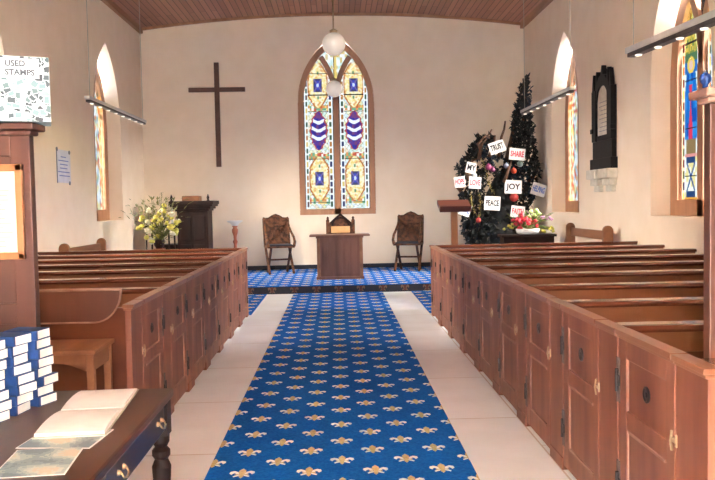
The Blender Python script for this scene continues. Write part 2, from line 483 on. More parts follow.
# ------------------------------------------------------------------ carpets
def motif(mb,cx,cy,z,xmin,xmax,ymin=-99,ymax=99,vert=None):
    """fleur-de-lis: central leaf, two curled side leaves, band and foot"""
    C=[(0,.080),(.017,.048),(.019,.012),(.010,-.012),(-.010,-.012),(-.019,.012),(-.017,.048)]
    Lf=[(.012,-.012),(.020,.024),(.040,.042),(.060,.030),(.063,.002),(.050,-.018),(.045,-.002),(.036,.008),(.026,-.012)]
    Bd=[(-.034,-.012),(.034,-.012),(.034,-.024),(-.034,-.024)]
    Ft=[(0,-.078),(.012,-.050),(.009,-.024),(-.009,-.024),(-.012,-.050)]
    Fs=[(.009,-.024),(.024,-.026),(.042,-.042),(.038,-.058),(.022,-.046),(.013,-.040)]
    for poly,mi in ((C,2),(Lf,1),([(-x,y) for x,y in Lf],1),(Bd,2),(Ft,2),(Fs,1),([(-x,y) for x,y in Fs],1)):
        pts=[(min(max(cx+x*1.12,xmin),xmax),min(max(cy+y,ymin),ymax)) for x,y in poly]
        if max(p[0] for p in pts)-min(p[0] for p in pts)<.004 or max(p[1] for p in pts)-min(p[1] for p in pts)<.004: continue
        if vert is None: v=[(x,y,z) for x,y in pts]
        else: v=[(x,vert,y) for x,y in pts]
        mb.add(v,[tuple(range(len(v)))],mi)
def carpet(name,x0,x1,y0,y1,z,t,label,group=None,phase=0):
    mb=MB(); mb.box(x0,x1,y0,y1,z,z+t)
    a,b=.186,.366
    for i in range(int(x0/a)-1,int(x1/a)+2):
        for j in range(int(y0/b)-1,int(y1/b)+2):
            X=i*a; Y=j*b+(b/2 if i%2 else 0)+phase
            if X+.05<x0 or X-.05>x1 or Y+.06<y0 or Y-.06>y1: continue
            motif(mb,X,Y,z+t+.0012,x0,x1,y0,y1)
    o=mb.build(name,[M_carpet,M_fcream,M_fgold])
    if label: tag(o,label,'carpet',group)
    return o
carpet('aisle_carpet',-.755,.735,-1.0,13.03,0.001,.008,'long blue aisle runner with gold fleur-de-lis down the middle of the nave',phase=.08)
carpet('floor_carpet',XL+.02,-1.2,10.62,13.03,0.001,.007,'blue fleur-de-lis carpet left of the stone strip before the step',phase=.2)
carpet('floor_carpet',1.22,XR-.02,10.42,13.03,0.001,.007,'blue fleur-de-lis carpet right of the stone strip before the step',phase=.2)
# raised chancel platform with its carpet
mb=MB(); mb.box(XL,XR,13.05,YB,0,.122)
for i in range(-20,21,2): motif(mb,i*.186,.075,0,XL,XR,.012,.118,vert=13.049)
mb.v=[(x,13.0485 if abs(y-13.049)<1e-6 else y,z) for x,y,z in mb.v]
struct(mb.build('floor_platform',[M_navy,mat('dull_motif',(116,86,70),.95),mat('dull_red_motif',(92,52,44),.95)]))  # riser is near-black navy, its carpet motifs in dull browns
carpet('platform_carpet',XL+.01,XR-.01,13.05,YB-.03,.1225,.009,'blue fleur-de-lis carpet covering the raised platform under the chairs and altar table',phase=.1)

# ------------------------------------------------------------------ pews
def pew_parts(root,sgn,L,special=False,bare=False):
    """root at the aisle end of the back, on the floor; sgn=+1 runs to the right wall"""
    X=lambda a:sgn*a
    def bx(mb,a0,a1,*r,**k): return mb.box(X(a0),X(a1),*r,**k)
    H=.925
    # back with tongue-and-groove lower part and recessed field
    mb=MB(); bx(mb,.035,L,-.016,.016,.10,H-.03)
    if not special: bx(mb,.035,L,-.026,-.014,H-.13,H-.03,mi=1); bx(mb,.035,L,-.024,-.014,.50,H-.20,mi=1)
    mb.build('backrest',[M_woodx,M_band],root,bevel=.004)
    if special:
        # raised back board with its rounded lower corner and worn pale edge
        arc=[(.10+.17-.17*math.cos(t)*1.0,.0+.0+(.82+.19)-.19*math.sin(t)) for t in [i*math.pi/2/10 for i in range(11)]]
        arc=[(.07,1.01)]+[(.07+.16*(1-math.cos(i*math.pi/2/10))**1.0,1.01-.195*math.sin(i*math.pi/2/10)) for i in range(1,11)]
        poly=[(X(a),z) for a,z in arc]+[(X(L),.815),(X(L),1.01)]
        mb=MB(); mb.prism(poly,-.05,-.018,'y'); mb.build('raised_back_board',M_wood,root,bevel=.003)
        mb=MB(); mb.tube([(X(a),-.052,z) for a,z in arc]+[(X(L),-.052,.815)],.006,6); mb.tube([(X(.07),-.045,1.012),(X(L),-.045,1.012)],.010,6)
        mb.build('bead_edge',M_worn,root)
    else:
        mb=MB()
        prof=[(-.052,H-.034),(-.058,H-.020),(-.048,H-.004),(-.03,H),(.05,H+.001),(.060,H-.015),(.056,H-.034)]
        mb.prism(prof,X(.03),X(L),'x'); mb.build('top_rail',M_rail,root,bevel=.003)
    # hymn book shelf on the rear face
    if not special and not bare:
     mb=MB(); mb.prism([(-.135,H-.205),(-.135,H-.19),(-.016,H-.165),(-.016,H-.185)],X(.045),X(L),'x')
     mb.prism([(-.140,H-.205),(-.140,H-.172),(-.128,H-.172),(-.128,H-.205)],X(.045),X(L),'x')
     mb.build('book_ledge',M_woodx,root,bevel=.002)
    if not bare:
     mb=MB(); bx(mb,.045,L,.016,.37,.42,.45); mb.build('seat',M_woodx,root,bevel=.006)
     mb=MB(); bx(mb,.045,L,.30,.325,.005,.42); mb.build('seat_front',M_wood,root)
    # fixed stile between the doors
    mb=MB(); bx(mb,-.005,.03,-.125,.125,.0,H-.02); bx(mb,-.012,.03,-.125,.125,.0,.07)
    st=mb.build('stile',M_door,root,bevel=.003)
    mb=MB(); bx(mb,-.022,.045,-.127,.127,H-.02,H+.002); bx(mb,-.014,.038,-.127,.127,H-.034,H-.02); mb.build('stile_cap',M_cap,st,bevel=.003)
    return H
def pew_door(root,sgn,y0,y1,H=.925):
    X=lambda a:sgn*a
    def bx(mb,a0,a1,*r,**k): return mb.box(X(a0),X(a1),*r,**k)
    y0+=.010; y1-=.008
    fw=.095
    mb=MB(); bx(mb,.006,.024,y0+.07,y1-fw+.005,.032,H-.032)
    bx(mb,-.004,.024,y0,y0+.075,.03,H-.02); bx(mb,-.004,.024,y1-fw,y1,.03,H-.02)
    bx(mb,-.0035,.010,y0+.075,y1-fw,.03,.15); bx(mb,-.0035,.010,y0+.075,y1-fw,H-.115,H-.02); bx(mb,-.0035,.010,y0+.075,y1-fw,.50,.585)
    for (za,zb) in ((.15,.50),(.585,H-.115)):
        for p in (y0+.075,y1-fw): bx(mb,.001,.0075,p-.004,p+.004,za,zb,mi=1)
        bx(mb,.002,.0072,y0+.079,y1-fw,zb-.006,zb+.002,mi=1)
    bx(mb,-.0055,.006,y0+.085,y1-fw-.012,.491,.506,mi=1); bx(mb,-.0055,.006,y0+.085,y1-fw-.012,.145,.158,mi=1)
    d=mb.build('door',[M_door,M_worn],root,bevel=.003)
    mb=MB(); bx(mb,-.022,.045,y0,y1,H-.02,H+.004); bx(mb,-.014,.036,y0,y1,H-.034,H-.02); mb.build('door_cap',M_cap,d,bevel=.003)
    for z in (.70,.24):
        mb=MB(); 
        bx(mb,-.008,.0,y1-.022,y1-.010,z-.10,z+.10,mi=1); bx(mb,-.008,.0,y1+.006,y1+.018,z-.10,z+.10,mi=1)
        bx(mb,-.014,.0,y1-.022,y1+.020,z-.024,z+.024)
        mb.tube([(X(-.012),y1-.002,z-.05),(X(-.012),y1-.002,z+.05)],.009,8)
        h=mb.build('hinge',[M_iron,M_strap],d,bevel=.001)
    yc=(y0+y1)/2-.01
    Mx=Matrix.Translation((X(.004),yc,.705)) @ Matrix.Rotation(sgn*-math.pi/2,4,'Y')
    mb=MB(); mb.lathe([(.034,0),(.034,.005),(.027,.007),(.023,.003),(.012,.003),(.009,.008)],n=20,M=Mx); mb.build('number_plate',M_iron,d)
    mb=MB(); bx(mb,-.014,.0,y0-.022,y0+.022,.60,.615); bx(mb,-.010,0,y0-.026,y0-.014,.585,.63); mb.tube([(X(-.012),y0+.008,.64),(X(-.016),y0+.010,.60),(X(-.010),y0+.010,.565)],.005,6)
    mb.build('latch',M_brass,d)
ORD=['front','second','third','fourth','fifth','sixth','seventh','eighth','ninth']
def pew_row(sgn,xa,L,ys,pitch,side,first_special):
    root=thing('box_pew','',  'pew',(xa,ys[0],0),0,'box pews on the %s of the aisle'%side)
    pew_parts(root,sgn,L); pew_door(root,sgn,.125,pitch-.125)
    n=len(ys)
    for i,y in enumerate(ys):
        o=root if i==0 else copy_tree(root)
        o.location=(xa,y,0)
        k=n-1-i+(1 if first_special else 0)
        k=n-1-i
        w='front' if k==0 else ORD[k]
        o['label']=('brown doored box pew on the %s of the aisle, frontmost, nearest the altar step'%side) if k==0 else 'brown doored box pew on the %s of the aisle, %s counted from the front'%(side,ORD[k])
PR=.843; ysr=[2.67+PR*k for k in range(1,9)]
pew_row(1,1.23,XR-1.23-.01,ysr,PR,'right',False)
PL=.83; ysl=[5.57+PL*k for k in range(6)]
pew_row(-1,-1.235,-XL-1.235-.01,ysl,PL,'left',False)
sp=thing('box_pew','rearmost left box pew with raised rounded back board, behind the small side table','pew',(-1.235,4.74,0),0,'box pews on the left of the aisle')
pew_parts(sp,-1,-XL-1.235-.01,True); pew_door(sp,-1,.125,PL-.125)
rp=thing('box_pew','rearmost right box pew, backed by the tall screen post at the picture edge','pew',(1.23,2.67,0),0,'box pews on the right of the aisle')
pew_parts(rp,1,XR-1.23-.01,bare=True); pew_door(rp,1,.125,PR-.125)
def pew_front(sgn,xa,y,L,label):
    t=thing('pew_front',label,'pew front',(xa,y,0))
    X=lambda a:sgn*a
    H=.925
    mb=MB(); mb.box(X(.035),X(L),-.015,.02,.0,H-.03)
    for k in range(5):
        a=.1+k*(L-.15)/5; b=a+(L-.15)/5-.08
        mb.box(X(a-.04),X(a),.02,.032,.08,H-.03)
    mb.box(X(.035),X(L),.02,.032,.0,.12); mb.box(X(.035),X(L),.02,.032,H-.13,H-.03)
    mb.build('panelling',M_wood,t,bevel=.003)
    mb=MB(); mb.box(X(.03),X(L),-.035,.045,H-.03,H+.002); mb.build('top_rail',M_rail,t,bevel=.006)
    mb=MB(); mb.box(X(-.006),X(.035),-.11,.035,0,H-.02); mb.box(X(-.02),X(.045),-.112,.04,H-.02,H+.003); mb.build('corner_post',M_door,t,bevel=.004)
pew_front(1,1.23,ysr[-1]+PR-.01,XR-1.23-.01,'panelled wooden front screen closing the right-hand block of pews')
pew_front(-1,-1.235,ysl[-1]+PL-.01,-XL-1.235-.01,'panelled wooden front screen closing the left-hand block of pews')

# ------------------------------------------------------------------ draught screens at the back of the pews
def screen(sgn,xa,y,label,top=1.87):
    t=thing('draught_screen',label,'screen',(xa,y,0)); X=lambda a:sgn*a; L=1.7
    mb=MB(); mb.box(X(.01),X(L),.015,.035,0,top-.05); mb.build('boarding',M_screen,t)
    mb=MB()
    mb.box(X(0),X(.085),0,.05,0,top-.05)
    for a in (.62,1.20): mb.box(X(a),X(a+.085),.002,.048,0,top-.05)
    for z0,z1 in ((0,.16),(1.0,1.09),(top-.14,top-.05)): mb.box(X(.085),X(L),.004,.046,z0,z1)
    mb.build('framing',M_screen,t,bevel=.004)
    mb=MB(); mb.box(X(-.015),X(L),-.02,.07,top-.05,top-.03); mb.box(X(-.035),X(L),-.05,.10,top-.03,top); mb.build('cornice',M_worn if sgn>0 else M_screen,t,bevel=.006)
    return t
screen(-1,-1.322,3.42,'tall brown panelled screen at the left, with the framed notice on it')
screen(1,1.322,2.735,'tall brown wooden screen post at the right edge behind the nearest pew',1.88)
# framed notice
t=thing('framed_notice','typed cream notice in a light wooden frame on the left screen','notice',(-1.542,3.424,1.49))
mb=MB()
for a in ((-.19,.19,-.205,-.175),(-.19,.19,.175,.205),(-.19,-.16,-.205,.205),(.16,.19,-.205,.205)): mb.box(a[0],a[1],-.03,-.005,a[2],a[3])
mb.build('frame',M_oak,t,bevel=.004)
mb=MB(); mb.box(-.165,.165,-.012,-.006,-.18,.18); mb.build('sheet',M_cream,t)
mb=MB(); z=.14
mb.box(-.03,.07,-.0135,-.0125,.125,.14)
for k in range(13):
    z=.09-k*.02; mb.box(-.13,.14-.05*hsh(k,3),-.0135,-.0125,z,z+.004)
mb.build('typed_lines',M_grey,t)
# stamps box
def stamp_face(w,h,seed):
    rs=[]; rnd=random.Random(seed)
    for i in range(170):
        rs.append((rnd.uniform(-w/2,w/2),rnd.uniform(0,h),rnd.uniform(.011,.019),rnd.uniform(.011,.017),rnd.uniform(-.8,.8),rnd.choice([(84,108,112),(66,80,86),(104,132,138),(120,140,146),(56,64,72)])))
    def fn(u,v):
        for x,y,a,b,q,c in rs:
            dx,dy=u-x,v-y; p=dx*math.cos(q)+dy*math.sin(q); r=-dx*math.sin(q)+dy*math.cos(q)
            if abs(p)<a and abs(r)<b:
                if abs(p)>a-.003 or abs(r)>b-.003: return (174,192,200)
                return c
        return (150,172,182)
    return fn
t=thing('stamp_box','pale box printed with used stamps, lettered USED STAMPS, on top of left screen','box',(-1.402,3.42,1.871),R(20))
M_print=paint_mat('printed_card',0,.6)
mb=MB(); mb.box(-.165,.165,-.10,.10,0,.272); mb.build('carton',mat('pale_card',(146,166,176),.6),t,bevel=.002)
panel('printed_front',.33,.272,132,108,stamp_face(.33,.27,5),M_print,lambda u,v:(u,-.1012,v),t)
panel('printed_side',.20,.272,80,108,stamp_face(.2,.27,8),M_print,lambda u,v:(.1662,u,v),t)
mb=MB(); mb.box(-.16,.125,-.1035,-.1015,.18,.262); mb.build('title_label',mat('title_white',(186,198,204),.7),t)
mb=MB(); Q=Matrix.Translation((.032,-.1042,.240)) @ Matrix.Rotation(R(90),4,'X'); text_into(mb,'USED',.034,Q,wide=.078)
Q=Matrix.Translation((.050,-.1042,.203)) @ Matrix.Rotation(R(90),4,'X'); text_into(mb,'STAMPS',.034,Q,wide=.115)
mb.build('lettering',mat('title_ink',(60,66,76),.7),t)
# blue jar on the right screen
t=thing('jar','small round blue jar on top of the right-hand screen','jar',(1.302,2.73,1.881))
mb=MB(); mb.lathe([(.010,0),(.010,.012),(.018,.022),(.021,.034),(.016,.047),(.008,.052)],n=18); mb.build('jar_body',M_blue,t,smooth=True)
mb=MB(); mb.lathe([(.008,.05),(.010,.058),(.004,.063)],n=14); mb.build('stopper',mat('dark_slate',(60,66,80),.4),t)

# ------------------------------------------------------------------ desk with books, bottom left
t=thing('writing_desk','brown-topped dark writing desk with turned legs in the near left corner','desk',(-.688,3.16,0))
DX0,DY0=-1.05,-2.0
mb=MB(); mb.box(DX0,.005,DY0,.02,.725,.76); mb.build('desk_top',M_desktop,t,bevel=.008)
mb=MB(); mb.box(DX0+.04,-.03,DY0+.04,-.035,.60,.725); mb.box(-.05,-.024,DY0+.12,-.10,.605,.72); mb.build('apron',M_tabled,t,bevel=.003)
for ya,yb in ((-.86,-.075),(-1.74,-.95)):
    mb=MB(); mb.box(-.026,-.014,ya,yb,.612,.715); d=mb.build('drawer',M_tabled,t,bevel=.004)
    for yc in (yb-.10,ya+.15):
        mb=MB()
        for q in (-.03,.03): mb.lathe([(.010,0),(.010,.005),(.005,.012)],n=10,M=Matrix.Translation((-.014,yc+q,.672)) @ Matrix.Rotation(R(90),4,'Y'))
        mb.tube([(-.003,yc-.03,.672),(.005,yc-.027,.656),(.007,yc,.648),(.005,yc+.027,.656),(-.003,yc+.03,.672)],.0035,6)
        mb.build('drawer_handle',M_brass,d,smooth=True)
prof=[(.022,0),(.026,.02),(.018,.05),(.03,.09),(.022,.13),(.018,.16),(.026,.30),(.036,.42),(.038,.46),(.026,.49),(.036,.505),(.036,.525),(.024,.54),(.034,.56),(.036,.60)]
for x,y in ((-.038,-.05),(DX0+.07,-.05),(-.038,DY0+.08),(DX0+.07,DY0+.08)):
    mb=MB(); mb.lathe(prof,(x,y,0),20); mb.box(x-.036,x+.036,y-.036,y+.036,.59,.725); mb.build('leg',M_dark,t,smooth=False)
# visitors' book
t=thing('visitors_book','open white visitors book lying on the desk','book',(-.905,2.83,.7625),R(4.5))
mb=MB(); mb.box(-.115,.115,-.325,.305,0,.004); mb.build('cover',M_cream,t)
def leaves(y0,y1,h0,h1,h2,name):
    mb=MB(); n=10; top=[]
    for i in range(n+1):
        s=i/n; top.append((y0+(y1-y0)*s, .004+h0*(1-s)**2+h1*2*s*(1-s)+h2*s*s))
    poly=[(y0,.004)]+top+[(y1,.004)] 
    mb.prism(poly,-.11,.11,'x'); return mb.build(name,M_paper,t)
leaves(-.315,-.002,.010,.030,.004,'page_block'); leaves(.002,.295,.006,.026,.005,'page_block')
def picture(seed):
    def fn(u,v):
        k=hsh(math.floor(u/.012),math.floor(v/.009),seed)*.5
        q=math.sin(u*31+seed)+math.sin(v*47+seed*2)+math.sin((u*1.3+v)*26)+k*2-.5
        if q>1.7: return (190,184,166)
        if q>.9: return (184,194,186)
        if q>-.2: return (158,176,176)
        if q>-1.2: return (130,152,160)
        return (108,130,142)
    return fn
def leaflet(name,x,y,rz,w,h,z,label,seed):
    t=thing(name,label,'leaflet',(x,y,z),rz,'picture leaflets on the desk')
    mb=MB(); mb.box(-w/2,w/2,-h/2,h/2,0,.0018); mb.build('sheet',M_paper,t)
    panel('picture',w-.008,h-.008,48,40,picture(seed),M_print,lambda u,v:(u,v-h/2+.004,.0022),t)
leaflet('leaflet',-.885,2.50,R(-5),.235,.20,.7603,'blue-green picture leaflet half under the open visitors book',2)
leaflet('leaflet',-.885,2.275,R(6),.20,.255,.7603,'blue-green picture leaflet lying alone at the near end of the desk',6)
# hymn books in three stacks
bk=thing('hymn_book','','book',(0,0,0),0,'blue hymn books stacked on the desk')
def book_parts(root,w,d,h):
    mb=MB(); mb.box(0,w,0,d,0,.0022); mb.box(0,w,0,d,h-.0022,h); mb.box(0,.012,0,d,0,h); mb.build('cover',M_blue,root,bevel=.001)
    mb=MB(); mb.box(.012,w-.001,.0015,d-.004,.0022,h-.0022); mb.build('page_block',M_paper,root)
book_parts(bk,.10,.13,.0348)
cols=[('nearest',-1.20,2.665,8),('middle',-1.165,2.79,8),('farthest',-1.130,2.915,8)]
first=True
ordt=['topmost','second from the top','third from the top','fourth from the top','fifth from the top','sixth from the top','seventh from the top','lowest']
for cname,x,y,n in cols:
    for k in range(n):
        o=bk if first else copy_tree(bk); first=False
        jx=random.uniform(-.008,.008)
        ex=.02 if (cname,k) in (('farthest',2),('nearest',6)) else 0
        o.location=(x+jx+ex*.3,y+jx*.6+ex,.7605+k*.0358); o.rotation_euler=(0,0,R(76+random.uniform(-7,7)))
        o['label']='blue hymn book, %s of the %s stack on the desk'%(ordt[n-1-k],cname)
b2=thing('hymn_book','blue hymn book lying on its own at the left edge of the desk','book',(-1.21,2.44,.7605),R(62),'blue hymn books stacked on the desk')
book_parts(b2,.16,.12,.03)
# small side table by the rear left pew
t=thing('side_table','small brown side table with arched apron standing against the rear left pew','table',(-1.56,4.48,0))
mb=MB(); mb.box(-.215,.215,-.19,.19,.695,.72); mb.build('table_top',M_oaky,t,bevel=.005)
arc=[(-.19,.60)]+[(-.15+.30*i/10,.60+.045*math.sin(math.pi*i/10)) for i in range(11)]+[(.19,.60),(.19,.695),(-.19,.695)]
mb=MB(); mb.prism(arc,-.17,-.155,'y'); mb.prism(arc,.155,.17,'y'); mb.box(-.195,-.18,-.17,.17,.60,.695); mb.box(.18,.195,-.17,.17,.60,.695); mb.build('apron',M_oaky,t)
for x in (-.18,.18):
    for y in (-.155,.155): mb=MB(); mb.box(x-.02,x+.02,y-.02,y+.02,0,.695); mb.build('leg',M_oaky,t,bevel=.003)

# ------------------------------------------------------------------ chancel furniture
PZ=.132
t=thing('altar_table','brown wooden altar table with solid front in the centre of the platform','table',(.035,14.27,PZ))
mb=MB(); mb.box(-.545,.545,-.26,.26,.775,.805); mb.box(-.43,.43,-.235,.235,.745,.775); mb.build('table_top',M_table,t,bevel=.006)
mb=MB(); mb.box(-.36,.36,-.225,.21,.02,.745); 
for k in range(5): mb.box(-.30+k*.13,-.22+k*.13,-.232,-.225,.10,.70)
mb.build('front_panel',M_table,t,bevel=.004)
for x in (-.385,.385): mb=MB(); mb.box(x-.03,x+.03,-.24,.22,0,.745); mb.build('side_post',M_oaky,t,bevel=.004)
mb=MB(); mb.box(-.43,.43,-.25,.235,0,.05); mb.build('plinth',M_table,t,bevel=.004)

def folding_chair(label,loc,rz,group):
    t=thing('folding_chair',label,'chair',loc,rz,group)
    W=.24
    for s in (-1,1):
        mb=MB(); mb.tube([(s*W,-.26,0),(s*W,-.02,.26),(s*W,.22,.52)],.026,6); mb.build('leg',M_walnut,t)
        mb=MB(); mb.tube([(s*(W-.045),.24,0),(s*(W-.045),.0,.26),(s*(W-.045),-.24,.52)],.026,6); mb.build('leg',M_walnut,t)
        mb=MB(); mb.tube([(s*(W+.01),-.27,.53),(s*(W+.03),-.26,.62),(s*(W+.03),-.16,.71),(s*(W+.02),0,.78),(s*(W+.0),.18,.90),(s*W,.29,.99)],[.03,.028,.026,.024,.026,.028],8); mb.build('arm',M_walnut,t,smooth=True)
    mb=MB(); mb.tube([(-W,0,.26),(W,0,.26)],.018,8); mb.build('stretcher',M_walnut,t)
    mb=MB(); mb.box(-W-.03,W+.03,-.26,.24,.50,.535); mb.build('seat',M_walnut,t,bevel=.006)
    mb=MB(); mb.box(-W+.01,W-.01,-.25,.2,.536,.566); mb.build('seat_cushion',M_cushion,t,bevel=.012)
    # reclined carved back with shaped crest
    crest=[(-.27,.0),(-.27,.56),(-.255,.60),(-.21,.585),(-.15,.59),(-.08,.635),(0,.665),(.08,.635),(.15,.59),(.21,.585),(.255,.60),(.27,.56),(.27,0)]
    Mx=Matrix.Translation((0,.215,.52)) @ Matrix.Rotation(R(-13),4,'X')
    mb=MB(); mb.prism(crest,-.012,.02,'y',M=Mx)
    mb.build('backrest',M_walnut,t,bevel=.004)
    mb=MB()
    mb.box(-.27,-.21,-.026,-.011,.0,.57,M=Mx); mb.box(.21,.27,-.026,-.011,.0,.57,M=Mx)
    mb.box(-.21,.21,-.024,-.011,.42,.48,M=Mx); mb.box(-.21,.21,-.024,-.011,.04,.10,M=Mx)
    for k in range(3):
        cx=-.13+k*.13
        ring=[(cx+.05*math.cos(a),.26+.12*math.sin(a)) for a in [2*math.pi*i/16 for i in range(16)]]
        mb.strip(ring,.016,-.022,-.011,M=Mx,closed=True)
    ring=[(.05*math.cos(a),.545+.05*math.sin(a)) for a in [2*math.pi*i/16 for i in range(16)]]
    mb.strip(ring,.014,-.022,-.011,M=Mx,closed=True)
    mb.build('back_carving',M_walnut,t,bevel=.002)
    return t
folding_chair('carved folding armchair with dark cushion standing left of the altar table',(-1.17,15.55,PZ+.014),R(14),'carved armchairs beside the altar table')
folding_chair('carved folding armchair with dark cushion standing right of the altar table',(1.42,15.6,PZ+.014),R(-14),'carved armchairs beside the altar table')
t=thing('minister_chair','gabled carved chair behind the altar table, pale panel in its back','chair',(.06,15.5,PZ))
gab=[(-.27,.45),(-.27,.98),(-.17,1.0),(-.10,1.08),(0,1.17),(.10,1.08),(.17,1.0),(.27,.98),(.27,.45)]
mb=MB(); mb.prism(gab,.20,.235,'y'); mb.build('backrest',M_walnut,t,bevel=.004)
mb=MB()
ring=[(.16*math.cos(a),.93+.15*math.sin(a)) for a in [math.pi*i/12 for i in range(13)]]
mb.strip(ring,.03,.185,.2); mb.strip([(-.2,.98),(-.10,1.07),(0,1.15),(.1,1.07),(.2,.98)],.035,.18,.2); mb.build('back_carving',M_dark,t)
mb=MB(); mb.box(-.19,.19,.185,.2,.78,.91); mb.build('back_panel',mat('tan_panel',(196,148,96),.5,(210,166,116),8),t,bevel=.003)
for s in (-1,1):
    mb=MB(); mb.box(s*.255-.035,s*.255+.035,.175,.245,0,1.03); mb.lathe([(.035,1.03),(.02,1.06),(.028,1.08),(.005,1.11)],(s*.255,.21,0),10); mb.build('leg',M_walnut,t)
    mb=MB(); mb.box(s*.255-.03,s*.255+.03,-.25,-.19,0,.68); mb.build('leg',M_walnut,t,bevel=.004)
    mb=MB(); mb.box(s*.255-.035,s*.255+.035,-.27,.18,.68,.72); mb.build('arm',M_walnut,t,bevel=.006)
mb=MB(); mb.box(-.225,.225,-.24,.18,.42,.47); mb.build('seat',M_walnut,t,bevel=.006)

# pulpit
t=thing('pulpit','dark carved oak reading desk with cornice in the left corner behind the flowers','pulpit',(-2.84,15.65,PZ+.001))
mb=MB(); mb.box(-.30,.30,-.28,.28,0,1.27); 
for (x0,x1) in ((-.24,-.03),(.03,.24)):
    for z0,z1 in ((.12,.62),(.70,1.18)): mb.box(x0,x1,-.295,-.28,z0,z1)
mb.build('body',M_dark,t,bevel=.008)
mb=MB()
for (w,z0,z1) in ((.33,1.27,1.31),(.37,1.31,1.36),(.41,1.36,1.40),(.43,1.40,1.47)): mb.box(-w,w,-w+.02,w-.04,z0,z1)
mb.build('cornice',M_dark,t,bevel=.008)
for x in (-.43,.36):
    mb=MB(); mb.lathe([(.03,1.47),(.018,1.50),(.028,1.53),(.006,1.60)],(x*.9,-.33,0),12); mb.build('finial',M_dark,t)
mb=MB(); mb.box(-.20,.13,-.25,.1,1.47,1.57); mb.build('book_rest',M_oaky,t,bevel=.01)
mb=MB(); mb.box(-.38,-.345,-.43,-.425,.85,1.35); mb.build('ribbon',M_cream,t)
mb=MB()
for k in range(3): mb.box(-.42-.22*(k+1),-.42-.22*k+.12,-.25,.25,0,.62-.2*k)
mb.build('steps',M_dark,t,bevel=.004)
for k in range(6): mb=MB(); mb.tube([(-.36-.11*k,-.26,.1),(-.36-.11*k,-.26,.98-.02*k)],.018,8); mb.build('baluster',M_dark,t)
mb=MB(); mb.box(-.98,-.30,-.29,-.23,.95,1.0); mb.build('handrail',M_dark,t,bevel=.006)

# cross
o=MB().box(-.05,.05,-.045,0,-1.08,1.08).box(-.585,.585,-.05,-.004,.475,.565)
c=o.build('wall_cross',mat('cross_wood',(78,48,36),.5,(98,62,48),6),bevel=.004,loc=(-2.45,YB-.001,3.39)); tag(c,'large plain dark wooden cross hung on the back wall left of the window','cross')

# candle stand
t=thing('pedestal_stand','turned reddish pedestal stand with a white dish on top at the left pew front','stand',(-1.67,12.75,.0085))
mb=MB(); mb.lathe([(.16,0),(.16,.03),(.10,.06),(.05,.10),(.03,.18),(.04,.30),(.026,.45),(.026,.86),(.042,.90),(.026,.94),(.03,1.0),(.05,1.06),(.05,1.10),(.03,1.13),(.05,1.16)],n=18); mb.build('column',mat('rosy_wood',(150,78,54),.35,(184,108,80),8,(1,1,.2)),t,smooth=True)
mb=MB(); mb.lathe([(.05,1.16),(.06,1.19),(.12,1.225),(.135,1.245),(.125,1.245),(.05,1.215)],n=22); mb.build('dish',M_white,t,smooth=True)

# lectern
t=thing('lectern','lectern with dark sloping top on a pale post, beside the decorated tree','lectern',(2.02,13.45,PZ))
Mx=Matrix.Translation((0,0,1.28)) @ Matrix.Rotation(R(20),4,'X')
mb=MB(); mb.box(-.27,.27,-.2,.2,-.03,.05,M=Mx); mb.box(-.27,.27,-.21,-.19,.05,.08,M=Mx); mb.build('desk_top',mat('lectern_top',(84,40,30),.4,(104,54,40),6,(.2,1,1)),t,bevel=.005)
mb=MB(); mb.box(-.055,.055,-.05,.05,.06,1.26); mb.build('post',M_oak,t,bevel=.005)
mb=MB(); mb.box(-.2,.2,-.18,.18,0,.06); mb.build('base',M_oak,t,bevel=.006)

# ---- flowers
M_leaf=mat('leaf_green',(70,90,40),.6,(120,134,60),20)
M_leafd=mat('leaf_olive',(96,100,52),.6,(140,140,80),20)
def petal_ball(mb,c,r,n=9,rnd=random):
    for i in range(n):
        q=Vector((rnd.gauss(0,1),rnd.gauss(0,1),rnd.gauss(0,1))).normalized()
        mb.ball((c[0]+q.x*r*.5,c[1]+q.y*r*.5,c[2]+q.z*r*.5),r*.6,7,5,sc=(1,1,.8))
def leaf(mb,p,d,l,w):
    d=Vector(d).normalized(); a=d.cross(Vector((0,0,1))); a=a.normalized() if a.length>1e-3 else Vector((1,0,0)); p=Vector(p)
    up=a.cross(d)*.15*w
    mb.add([p,p+d*l*.45+a*w/2+up,p+d*l,p+d*l*.45-a*w/2+up,p+d*l*.45-up],[(0,1,4),(1,2,4),(2,3,4),(3,0,4)])
def bouquet(t,base,centres,leafmat,nl,spread,stem=True):
    mb=MB(); lf=MB(); rnd=random.Random(3)
    for (x,y,z,r,m) in centres:
        mb.tube([base,((base[0]+x)/2+.02,(base[1]+y)/2,(base[2]+z)/2+.05),(x,y,z)],.006,5)
    for i in range(nl):
        x=rnd.gauss(0,spread[0]); y=rnd.gauss(0,spread[1]); z=rnd.uniform(spread[2],spread[3])
        k=min(1,(z-base[2])/.5+.25)
        p=(base[0]+x*k,base[1]+y*k,z)
        leaf(lf,p,(x+rnd.uniform(-.3,.3),y+rnd.uniform(-.3,.3),rnd.uniform(-.05,.5)),rnd.uniform(.06,.14),rnd.uniform(.02,.045))
    mb.build('stems',leafmat,t); lf.build('leaves',leafmat,t)
    for (x,y,z,r,m) in centres:
        b=MB(); petal_ball(b,(x,y,z),r,8,rnd); b.build('bloom',m,t,smooth=True)
M_yel=mat('yellow_petals',(206,196,78),.6,(226,218,120),20); M_wht=mat('cream_petals',(238,232,206),.6); M_rd=mat('red_petals',(206,44,64),.6,(226,80,96),20)
M_pnk=mat('pink_petals',(206,150,190),.6); M_lime=mat('lime_petals',(180,206,130),.6,(206,226,160),20)
t=thing('flower_arrangement','large arrangement of yellow and cream flowers on a tall stand at the left','flowers',(-3.13,13.75,PZ))
